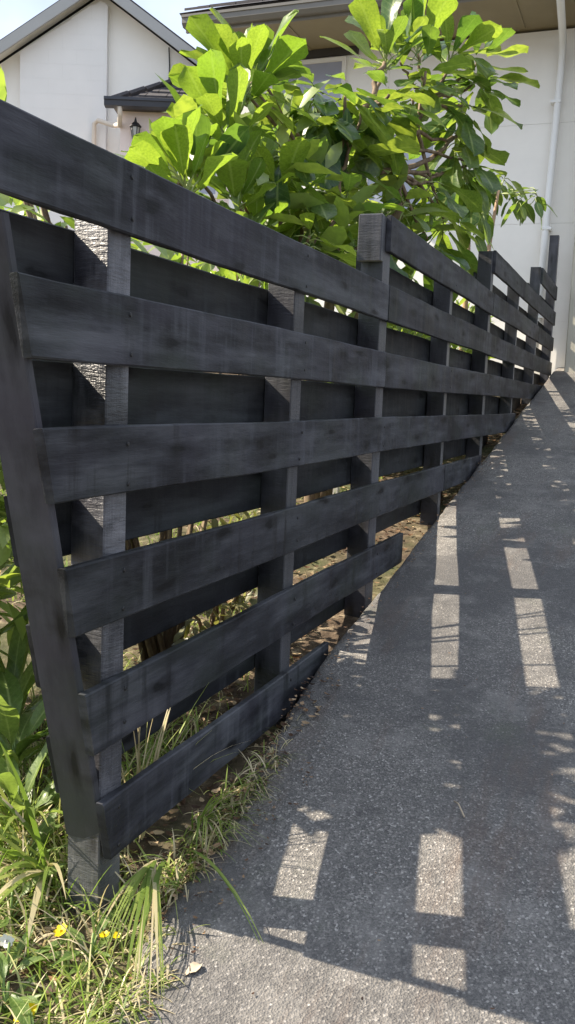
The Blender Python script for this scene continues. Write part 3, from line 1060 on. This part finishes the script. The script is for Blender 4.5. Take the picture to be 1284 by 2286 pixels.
xr = random.Random(55)
for (x, y, z, L, n_, st) in EXTRA:
    rosette_mesh((x, y, z), L * 1.2, n_, st, xr)
xo = mesh_obj('outer_leaves', xm_v, xm_f, m_leaf_old, tree, True, xm_r)
at_ = xo.data.attributes.new('side', 'FLOAT', 'POINT')
at_.data.foreach_set('value', xm_s)
tag(xo, kind='stuff')

# trunk and limbs
base = Vector((TREE[0], TREE[1], T0.z))
nodes = {'a': Vector((5.49, 0.80, 2.60)), 'b': Vector((6.17, 0.62, 2.80)), 'c': Vector((4.95, 0.92, 1.9)), 'd': Vector((5.9, 0.7, 2.0))}


def limb(pts, r0, r1, wob=0.02, seed=1, name='branch', sides=7):
    rg = random.Random(seed)
    pts = [Vector(p) for p in pts]
    out = []
    for i in range(len(pts) - 1):
        for s in range(4):
            t = s / 4
            p = pts[i].lerp(pts[i + 1], t)
            if not (i == 0 and s == 0):
                p += Vector((rg.uniform(-wob, wob), rg.uniform(-wob, wob), rg.uniform(-wob, wob)))
            out.append(p)
    out.append(pts[-1])
    rad = [r0 + (r1 - r0) * i / (len(out) - 1) for i in range(len(out))]
    mb = MB().tube([p - T0 for p in out], rad, sides)
    return mb.build(name, m_bark, tree, True)


limb([base - Vector((0, 0, .1)), (5.44, .85, 1.3), nodes['c']], 0.055, 0.035, 0.012, 2, 'trunk')
limb([base + Vector((0.15, 0, -.1)), (5.75, .8, 1.4), nodes['d'], (6.16, .6, 2.5), nodes['b']], 0.06, 0.04, 0.012, 3, 'trunk')
limb([(5.46, .85, 1.25), (5.5, .8, 2.0), nodes['a']], 0.04, 0.026, 0.01, 4)
limb([nodes['a'], (5.58, .79, 2.805), (5.93, .74, 3.19), (6.0, .74, 3.35), (6.21, .75, 3.5)], 0.026, 0.014, 0.012, 5)
limb([nodes['b'], (6.14, .64, 2.93), (6.43, .56, 3.12), (6.6, .58, 3.4), (6.83, .58, 3.5)], 0.036, 0.016, 0.012, 6)
limb([nodes['b'], (5.72, .74, 2.675), (5.49, .80, 2.60)], 0.022, 0.014, 0.012, 7)
limb([nodes['b'], (6.57, .49, 2.96), (6.92, .39, 3.2)], 0.02, 0.012, 0.012, 8)
limb([nodes['b'], (6.4, .52, 2.75), (6.70, .40, 2.6)], 0.018, 0.010, 0.012, 9)
limb([(6.14, .64, 2.95), (6.5, .5, 2.99), (7.06, .31, 3.05)], 0.016, 0.009, 0.01, 10)
for k_, (x, y, z, L, n_, st) in enumerate(ROS + EXTRA):
    c = Vector((x, y, z))
    src = min([nodes['a'], nodes['b'], nodes['c'], Vector((5.93, .74, 3.19)), Vector((6.43, .56, 3.12)), Vector((6.8, .57, 3.45))], key=lambda q: (q - c).length + (0.6 if q.z > c.z else 0))
    mid = src.lerp(c, 0.5) + Vector((0, 0, -0.06))
    limb([src, mid, c - Vector((0, 0, .02))], 0.015, 0.009, 0.012, 30 + k_, 'branch', 6)


def cloud_foliage(name, blobs, mat, parent, origin, count, L, seed, lance=False, avoid=0.17):
    """many leaf blades spread through blobs -> one mesh"""
    rg = random.Random(seed)
    v, f, a = [], [], []
    tot = sum(b[3] * b[4] * b[5] for b in blobs)
    for (bx, by, bz, rx, ry, rz) in blobs:
        for _ in range(int(count * rx * ry * rz / tot)):
            while True:
                p = Vector((rg.uniform(-1, 1), rg.uniform(-1, 1), rg.uniform(-1, 1)))
                if 0.15 < p.length < 1:
                    break
            out = Vector((p.x / rx, p.y / ry, p.z / rz + 0.6)).normalized()
            p = Vector((bx + p.x * rx, by + p.y * ry, bz + p.z * rz))
            if p.y < avoid:
                continue
            d = (out + Vector((rg.uniform(-1, 1), rg.uniform(-1, 1), rg.uniform(-.7, .9)))).normalized()
            M_ = frame_from(d, Vector((rg.uniform(-.6, .6), rg.uniform(-.6, .6), 1)))
            s = L * rg.uniform(0.6, 1.25)
            n0 = len(v)
            rv = rg.random()
            for (lx, ly, lz) in ((0, 0, 0), (-.2, .35, .05), (0, .4, 0), (.2, .35, .05), (-.19, .72, .0), (0, .76, -.05), (.19, .72, 0), (0, 1.05, -.16)):
                if lance:
                    lx *= 0.5
                v.append(p + (M_ @ Vector((lx * s, ly * s, lz * s))) - origin)
                a.append(rv)
            f += [(n0, n0 + 2, n0 + 1), (n0, n0 + 3, n0 + 2), (n0 + 1, n0 + 2, n0 + 5, n0 + 4), (n0 + 2, n0 + 3, n0 + 6, n0 + 5), (n0 + 4, n0 + 5, n0 + 7), (n0 + 5, n0 + 6, n0 + 7)]
    o_ = mesh_obj(name, v, f, mat, parent, True, a)
    tag(o_, kind='stuff')
    return o_


# inner and rear leaves of the tree, too many to count
cloud_foliage('inner_leaves', [(4.6, 1.15, 2.35, .55, .4, .35), (5.3, 1.2, 2.55, .6, .45, .5), (6.1, 1.05, 2.75, .6, .4, .45), (5.2, .8, 2.1, .5, .35, .3), (6.3, .75, 2.4, .5, .3, .35)],
              m_leaf_old, tree, T0, 520, 0.26, 77, avoid=0.35)


# ------------------------------------------------------------------ shrubs behind the fence
def shrub(name, label, x, y, blobs, count, L, seed, mat, group=None, cat='shrub', lance=False):
    z = ground_z(x, y)
    e_ = tag(empty(name, (x, y, z)), label, cat, group)
    org = Vector((x, y, z))
    mb_ = MB()
    rg = random.Random(seed)
    for (bx, by, bz, rx, ry, rz) in blobs:
        for _ in range(4):
            tip = Vector((bx + rg.uniform(-.6, .6) * rx, by + rg.uniform(-.6, .6) * ry, bz + rg.uniform(-.4, .6) * rz))
            tip.y = max(tip.y, 0.2)
            st_ = Vector((x + rg.uniform(-.05, .05), y + rg.uniform(-.05, .05), z - .03))
            mb_.tube([st_ - org, st_.lerp(tip, .5) - org + Vector((0, 0, .06)), tip - org], [.012, .008, .004], 5)
    mb_.build('stems', m_bark, e_, True)
    cloud_foliage('foliage', blobs, mat, e_, org, count, L, seed + 1, lance)
    return e_


shrub('leafy_shrub', 'leafy yellow-green shrub standing close behind the middle of the fence', 2.45, 1.1,
      [(2.22, 1.05, 0.95, .30, .5, .6), (2.62, 1.05, 1.0, .30, .5, .6), (2.42, 1.1, 1.6, .42, .45, .42)], 1500, 0.13, 101, m_leaf_bush)
shrub('low_shrub', 'low dark green shrub behind the fence under the broad leaved tree', 6.4, 0.75,
      [(5.75, .6, 1.35, .42, .4, .5), (6.5, .7, 1.45, .5, .45, .5), (7.3, .7, 1.6, .5, .45, .5), (8.2, .6, 1.75, .4, .35, .4)], 1900, 0.13, 111, m_leaf_bush)
shrub('tall_shrub', 'bright green shrub whose leaf tips show above the fence at the left edge', 2.9, 0.5,
      [(2.3, .5, 1.77, .40, .16, .06), (3.1, .5, 1.79, .45, .16, .06), (3.75, .5, 1.82, .35, .16, .06), (2.08, .55, 1.96, .07, .07, .05)], 270, 0.10, 121, m_leaf_new)

m_leaf_low = mat_leaf('leaf_low_plant', (0.06, 0.06, 0.03), (0.12, 0.11, 0.04), (0.2, 0.2, 0.04), (0.3, 0.3, 0.06), 0.4, 0.35, (0.2, 0.2, 0.1))
shrub('low_plant', 'low dull green plant on the soil behind the second lowest gap', 3.3, 0.5,
      [(3.15, .45, .55, .28, .22, .22), (3.5, .5, .62, .22, .2, .2)], 420, 0.07, 131, m_leaf_low, cat='plant')

# slim young plants by the house wall
def sapling(name, label, pts, L, seed, spread, n_):
    b = Vector(pts[0])
    e_ = tag(empty(name, b), label, 'sapling')
    mb_ = MB()
    mb_.tube([Vector(p) - b for p in pts], [0.03, 0.026, 0.02, 0.012][:len(pts)], 7)
    mb_.build('stem', m_stem, e_, True)
    rg = random.Random(seed)
    pm = MB()
    top = Vector(pts[-1])
    inv = Matrix.Translation(-b)
    for k2 in range(n_):
        c = top + Vector((rg.uniform(-.12, .12), rg.uniform(-1, 1) * spread, rg.uniform(-.16, .14)))
        pm.tube([top - b - Vector((0, 0, .1)), c - b], [.008, .004], 4, False)
        pq = MB()
        rosette(c, L, 5, 'd', e_, inv, L_small, pq, rg, 0.25)
        n0 = len(pm.v)
        pm.v += [p - b for p in pq.v]
        pm.f += [tuple(i + n0 for i in q) for q in pq.f]
    pm.build('twigs', m_petiole, e_, True)
    return e_


gz1 = ground_z(9.25, .53)
sapling('young_sapling', 'slim leaning sapling with a tuft of small leaves before the white wall', [(9.2, .55, gz1), (9.27, .54, 2.3), (9.35, .50, 2.95), (9.42, .46, 3.42)], 0.26, 5, .40, 14)
gz2 = ground_z(8.2, .49)
sapling('young_sapling', 'pinkish upright sapling stem beside the tree, nearer than the leaning one', [(8.18, .50, gz2), (8.2, .49, 2.1), (8.22, .50, 2.6), (8.26, .51, 2.95)], 0.22, 9, .16, 6)

# ------------------------------------------------------------------ grass and weeds
def blades(name, spots, mat, parent=None, origin=Vector((0, 0, 0))):
    """spots: (base, direction, length, width, droop, rnd)"""
    v, f, a = [], [], []
    for (b, d, L, wd, droop, rv) in spots:
        n0 = len(v)
        d = d.normalized()
        side = d.cross(Vector((0, 0, 1)))
        if side.length < 1e-3:
            side = Vector((1, 0, 0))
        side.normalize()
        p = b.copy()
        dd = d.copy()
        ns = 6
        for i in range(ns + 1):
            t = i / ns
            ww = wd * (1 - t ** 1.8) * (0.55 + 0.45 * min(1, t * 4)) + 0.0004
            v.append(p - side * ww - origin)
            v.append(p + side * ww + Vector((0, 0, ww * .5)) - origin)
            a += [min(1, max(0, rv + 0.12 * t))] * 2
            p = p + dd * (L / ns)
            dd = (dd + Vector((0, 0, -droop / ns))).normalized()
        for i in range(ns):
            q = n0 + i * 2
            f.append((q, q + 1, q + 3, q + 2))
    o_ = mesh_obj(name, v, f, mat, parent, True, a)
    return o_


rg = random.Random(5)
sp = []


def add_grass(n_, x0, x1, y0, y1, l0, l1, dry=0.3, w0=0.0016, w1=0.003, ok=None, lean=None, leanz=(0.5, 1.4)):
    c = 0
    while c < n_:
        x, y = rg.uniform(x0, x1), rg.uniform(y0, y1)
        c += 1
        if ok and not ok(x, y):
            continue
        cl = noise.noise(Vector((x * 5, y * 5, 2)))
        if cl < -0.28 and rg.random() < .7:
            continue
        z = ground_z(x, y)
        if y < path_edge(x):
            z = path_z(x)
        d = Vector((rg.uniform(-1, 1), rg.uniform(-1, 1), rg.uniform(*leanz)))
        if lean:
            d += Vector(lean)
        rv = rg.uniform(.72, 1) if rg.random() < dry else rg.uniform(0, .65)
        sp.append((Vector((x, y, z - .005)), d, rg.uniform(l0, l1) * (1 + .5 * cl), rg.uniform(w0, w1), rg.uniform(.5, 2.4), rv))


nearpath = lambda x, y: y > path_edge(x) + 0.0
add_grass(2600, 0.95, 2.0, -0.15, 0.9, .03, .12, .85, .0008, .0018, ok=nearpath, leanz=(-.1, .5))
add_grass(450, 1.8, 2.7, -0.14, 0.0, .03, .12, .9, .0008, .0016, lean=(-.2, -.5, 0), leanz=(-.05, .4))
add_grass(4200, 0.9, 1.95, -0.16, 1.1, .05, .19, .36, ok=nearpath)
add_grass(2600, 1.7, 2.7, 0.16, 1.5, .08, .30, .25, ok=nearpath)
add_grass(600, 1.85, 2.5, -0.13, 0.0, .03, .10, .5, lean=(-.3, -.6, 0), leanz=(.3, 1.0))
add_grass(500, 1.2, 1.75, -0.21, -0.11, .04, .11, .4, lean=(0, -.8, 0), leanz=(.2, .8))
add_grass(5200, 3.4, 7.5, 0.6, 3.4, .05, .15, .12, w0=.003, w1=.006)
add_grass(700, 2.6, 4.2, 0.2, 0.9, .04, .12, .45)
tag(blades('grass', sp, m_grass), 'rough grass and dry stalks growing along the fence and path edge', 'grass', kind='stuff')

# sedge clumps, each a thing
def sedge(label, base, tips, n_, seed, wd=.004, spread=.05, dryp=.25):
    rg2 = random.Random(seed)
    b0 = Vector(base)
    e_ = tag(empty('sedge_clump', b0), label, 'sedge')
    ss = []
    for k2 in range(n_):
        t = Vector(tips[k2 % len(tips)]) + Vector((rg2.uniform(-1, 1), rg2.uniform(-1, 1), rg2.uniform(-1, 1))) * spread
        b = b0 + Vector((rg2.uniform(-.02, .02), rg2.uniform(-.015, .015), 0))
        d = t - b
        L = d.length * 1.12
        ss.append((b, d.normalized() + Vector((0, 0, .42)), L, wd * rg2.uniform(.6, 1.3), .95, rg2.uniform(.72, .95) if rg2.random() < dryp else rg2.uniform(.1, .6)))
    blades('blades', ss, m_grass, e_, b0)
    return e_


sedge('sedge clump at the fence foot with long blades drooping over the path', (1.90, -.03, .14),
      [(1.54, -.23, .07), (1.57, -.17, .07), (1.60, -.10, .08), (1.62, -.13, .08), (1.66, -.05, .1)], 22, 3, .0045, .03, .3)
sedge('single long sedge blades arching out over the shaded path', (1.98, -.05, .15), [(1.78, -.36, .11), (1.86, -.25, .14), (2.1, -.22, .17)], 4, 8, .005, .015, .05)
sedge('sedge clump poking up through the lowest gap of the fence', (1.96, .06, .16), [(2.10, .02, .52), (1.93, .05, .50), (2.0, .08, .48), (2.15, .04, .40), (2.38, -.04, .29), (2.2, 0, .36), (1.9, .1, .42)], 24, 12, .0032, .05, .45)
sedge('broad strap leaved tuft in the sun left of the end post', (1.78, .20, .13), [(1.52, .10, .16), (1.5, .22, .14), (1.62, .36, .22), (1.7, .42, .3), (1.58, .02, .12), (1.85, .38, .36)], 16, 17, .0075, .09, .2)
sedge('strap leaved tuft behind the first one at the left edge', (1.90, .36, .15), [(1.62, .38, .22), (1.7, .5, .3), (1.75, .2, .26), (1.95, .55, .4)], 14, 18, .0075, .1, .2)
sedge('green grass tuft leaning from under the lowest board', (2.12, -.04, .16), [(1.95, -.17, .20), (2.05, -.2, .19), (2.2, -.2, .2), (2.3, -.17, .22), (2.1, -.14, .24)], 30, 14, .003, .05, .2)

# broad weeds at the left of the fence end
def weed(label, x, y, n_, L, seed, rise=(0.3, 1.2)):
    rg2 = random.Random(seed)
    z = ground_z(x, y)
    b = Vector((x, y, z))
    e_ = tag(empty('broad_leaf_weed', b), label, 'weed', 'broad leaved weeds by the fence end')
    sm = MB()
    for k2 in range(n_):
        az = rg2.uniform(0, 2 * pi)
        d = Vector((cos(az), sin(az), rg2.uniform(*rise))).normalized()
        h = rg2.uniform(0, .6) * L
        st_ = Vector((0, 0, h)) + Vector((cos(az), sin(az), 0)) * .015
        s_ = L * rg2.uniform(.6, 1.15)
        M_ = Matrix.Translation(st_ + d * s_ * .12) @ frame_from(d, Vector((0, 0, 1))) @ Matrix.Scale(s_, 4)
        ob = bpy.data.objects.new('leaf', rg2.choice(L_weed))
        col.objects.link(ob)
        ob.parent = e_
        ob.matrix_local = M_
        sm.tube([Vector((0, 0, max(0, h - .03))), st_ + d * s_ * .14], [.004, .002], 4, False)
    sm.tube([Vector((0, 0, -.02)), Vector((.01, 0, L * .65))], [.006, .003], 5)
    sm.build('stalks', m_green, e_, True)
    return e_


W_ = [('tall broad leaved weed at the left edge behind the fence end', 2.10, .55, 14, .28, (.5, 2.2)), ('leafy weed with upright lit blades left of the leaning end board', 1.92, .40, 11, .24, (.6, 2.4)),
      ('weed crowding the left side of the end post', 1.80, .28, 9, .17, (.3, 1.6)), ('dark green weed deep in shade at the far left', 2.35, .75, 14, .30, (.5, 2.0)),
      ('sprawling weed in the sunlit grass left of the post', 1.66, .22, 9, .12, (.1, .8)), ('small weed at the bottom left corner by the yellow flower', 1.44, .06, 10, .10, (.2, .9)),
      ('small leafy weed between the two pairs of yellow flowers', 1.63, -.02, 9, .09, (.2, .9)), ('flat rosette weed beside the pale flower', 1.52, .12, 10, .12, (.1, .6)),
      ('tall weed rising at the far left behind the others', 2.2, .95, 16, .42, (.8, 2.4)), ('weed tucked right behind the leaning end board', 1.98, .24, 10, .20, (.5, 1.8))]
for k_, (lb, x, y, n_, L, ri) in enumerate(W_):
    weed(lb, x, y, n_, L, 200 + k_, ri)


# yellow flowers
def flower(label, x, y, h, r, mat, seed, cat='flower'):
    rg2 = random.Random(seed)
    z = ground_z(x, y) if y > path_edge(x) else path_z(x)
    e_ = tag(empty('meadow_flower', (x, y, z)), label, cat)
    top = Vector((rg2.uniform(-.02, .02), rg2.uniform(-.02, .02), h))
    MB().tube([Vector((0, 0, -.01)), top * .5 + Vector((.008, 0, 0)), top], .0016, 5).build('stem', m_green, e_, True)
    tilt = Matrix.Rotation(rg2.uniform(.2, .6), 4, Vector((rg2.uniform(-1, 1), -1, 0)))
    for k2 in range(7):
        t = 2 * pi * k2 / 7 + rg2.uniform(-.1, .1)
        c_, s_ = cos(t), sin(t)
        v_, f_ = [], []
        for (a, wdt, zz) in ((.12, .2, 0), (.5, .42, .10), (.85, .40, .24), (1.05, .16, .34)):
            for q in (-1, 1):
                p = Vector((c_ * a - s_ * wdt * q * .8, s_ * a + c_ * wdt * q * .8, zz + .04 * abs(q))) * r
                v_.append(top + tilt @ p)
        f_ = [(0, 1, 3, 2), (2, 3, 5, 4), (4, 5, 7, 6)]
        mesh_obj('petal', v_, f_, mat, e_, True)
    v_, f_ = lathe([(.28 * r, 0), (.3 * r, .12 * r), (.12 * r, .22 * r)], 0, 0, lambda a, b, c: tuple(top + tilt @ Vector((a, b, c))), 7)
    mesh_obj('flower_centre', v_, f_, mat, e_, True)
    return e_


flower('yellow flower in the grass below the end post', 1.64, .04, .05, .016, m_yellow, 1)
flower('yellow flower at the grass edge, left of the pair by the path', 1.64, -.055, .045, .011, m_yellow, 2)
flower('yellow flower at the grass edge, right of the pair by the path', 1.665, -.072, .05, .009, m_yellow, 3)
flower('large yellow flower in the bottom left corner', 1.43, .008, .035, .025, m_yellow, 4)
flower('pale white flower at the left edge of the grass', 1.56, .145, .045, .016, m_white, 5)

# ------------------------------------------------------------------ leaf litter
rg = random.Random(91)
v, f, a = [], [], []


def litter(n_, x0, x1, y0, y1, s0, s1, ok=None):
    for _ in range(n_):
        x, y = rg.uniform(x0, x1), rg.uniform(y0, y1)
        if ok and not ok(x, y):
            continue
        z = ground_z(x, y) if y > path_edge(x) else path_z(x)
        s = rg.uniform(s0, s1)
        t = rg.uniform(0, 2 * pi)
        tl = rg.uniform(-.5, .5)
        M_ = Matrix.Translation((x, y, z + .006 + s * .15)) @ Matrix.Rotation(t, 4, 'Z') @ Matrix.Rotation(tl, 4, 'X')
        n0 = len(v)
        rv = rg.random()
        for (px, py, pz) in ((-.5, 0, .12), (-.15, -.22, 0), (.3, -.2, .05), (.55, 0, .15), (.3, .2, 0), (-.15, .22, .08), (0, 0, -.06)):
            v.append(M_ @ Vector((px * s, py * s, pz * s)))
            a.append(rv)
        f.extend([(n0 + 6, n0 + i, n0 + (i + 1) % 6) for i in range(6)])


litter(1900, 2.3, 8.5, .14, .95, .02, .05)
litter(500, 1.5, 3.0, .0, .6, .015, .04)
litter(260, 1.75, 3.0, -.15, .0, .01, .03)
litter(220, 4.2, 9.5, .02, .14, .02, .05)
litter(260, 2.5, 6.5, -.10, -.01, .006, .018)
litter(160, 1.5, 2.6, -.26, -.08, .006, .016)
litter(90, 1.6, 6.0, -.9, -.1, .005, .012)
tag(mesh_obj('leaf_litter', v, f, m_litter, None, True, a), 'dry brown leaf litter on the garden soil behind the fence', 'leaf litter', kind='stuff')

# stones, peg, fallen leaf, twigs
def stone(label, x, y, s, seed):
    rg2 = random.Random(seed)
    z = ground_z(x, y)
    v_, f_ = [], []
    R_, S_ = 6, 9
    for i in range(R_ + 1):
        ph = pi * i / R_
        for j in range(S_):
            t = 2 * pi * j / S_
            p = Vector((sin(ph) * cos(t) * 1.2, sin(ph) * sin(t), cos(ph) * .7))
            p *= s * (1 + .25 * noise.noise(p * 1.3 + Vector((seed, 0, 0))))
            v_.append(p)
    for i in range(R_):
        for j in range(S_):
            jj = (j + 1) % S_
            f_.append((i * S_ + j, (i + 1) * S_ + j, (i + 1) * S_ + jj, i * S_ + jj))
    o_ = mesh_obj('garden_stone', v_, f_, m_stone, None, False)
    o_.location = (x, y, z + s * .3)
    return tag(o_, label, 'stone')


stone('pale stone on the soil seen through the gap beside the end post', 3.7, 1.55, .07, 3)
stone('rounded grey stone in the garden behind the second gap', 4.1, 1.45, .06, 6)
peg = MB().bbox(-.022, .022, -.022, .022, -.1, .17, .004).build('garden_peg', m_white)
peg.location = (5.75, .80, ground_z(5.75, .8))
tag(peg, 'short white peg standing in the garden behind the fence', 'peg')

fl = inst('fallen_leaf', leaf_mesh('leaf', m_twig, .045, .55, 'oval', .3, .4, .06, 88, 6), None, Matrix.Translation((1.66, -.277, path_z(1.66) + .006)) @ Matrix.Rotation(1.0, 4, 'Z'))
tag(fl, 'small pale fallen leaf on the sunlit concrete near the front', 'leaf')
tw = MB().tube([(2.42, -.66, path_z(2.42) + .006), (2.40, -.675, path_z(2.40) + .014), (2.36, -.70, path_z(2.36) + .005)], .0022, 5).build('dry_twig', m_twig, None, True)
tag(tw, 'thin pale dry twig lying on the shaded path', 'twig')
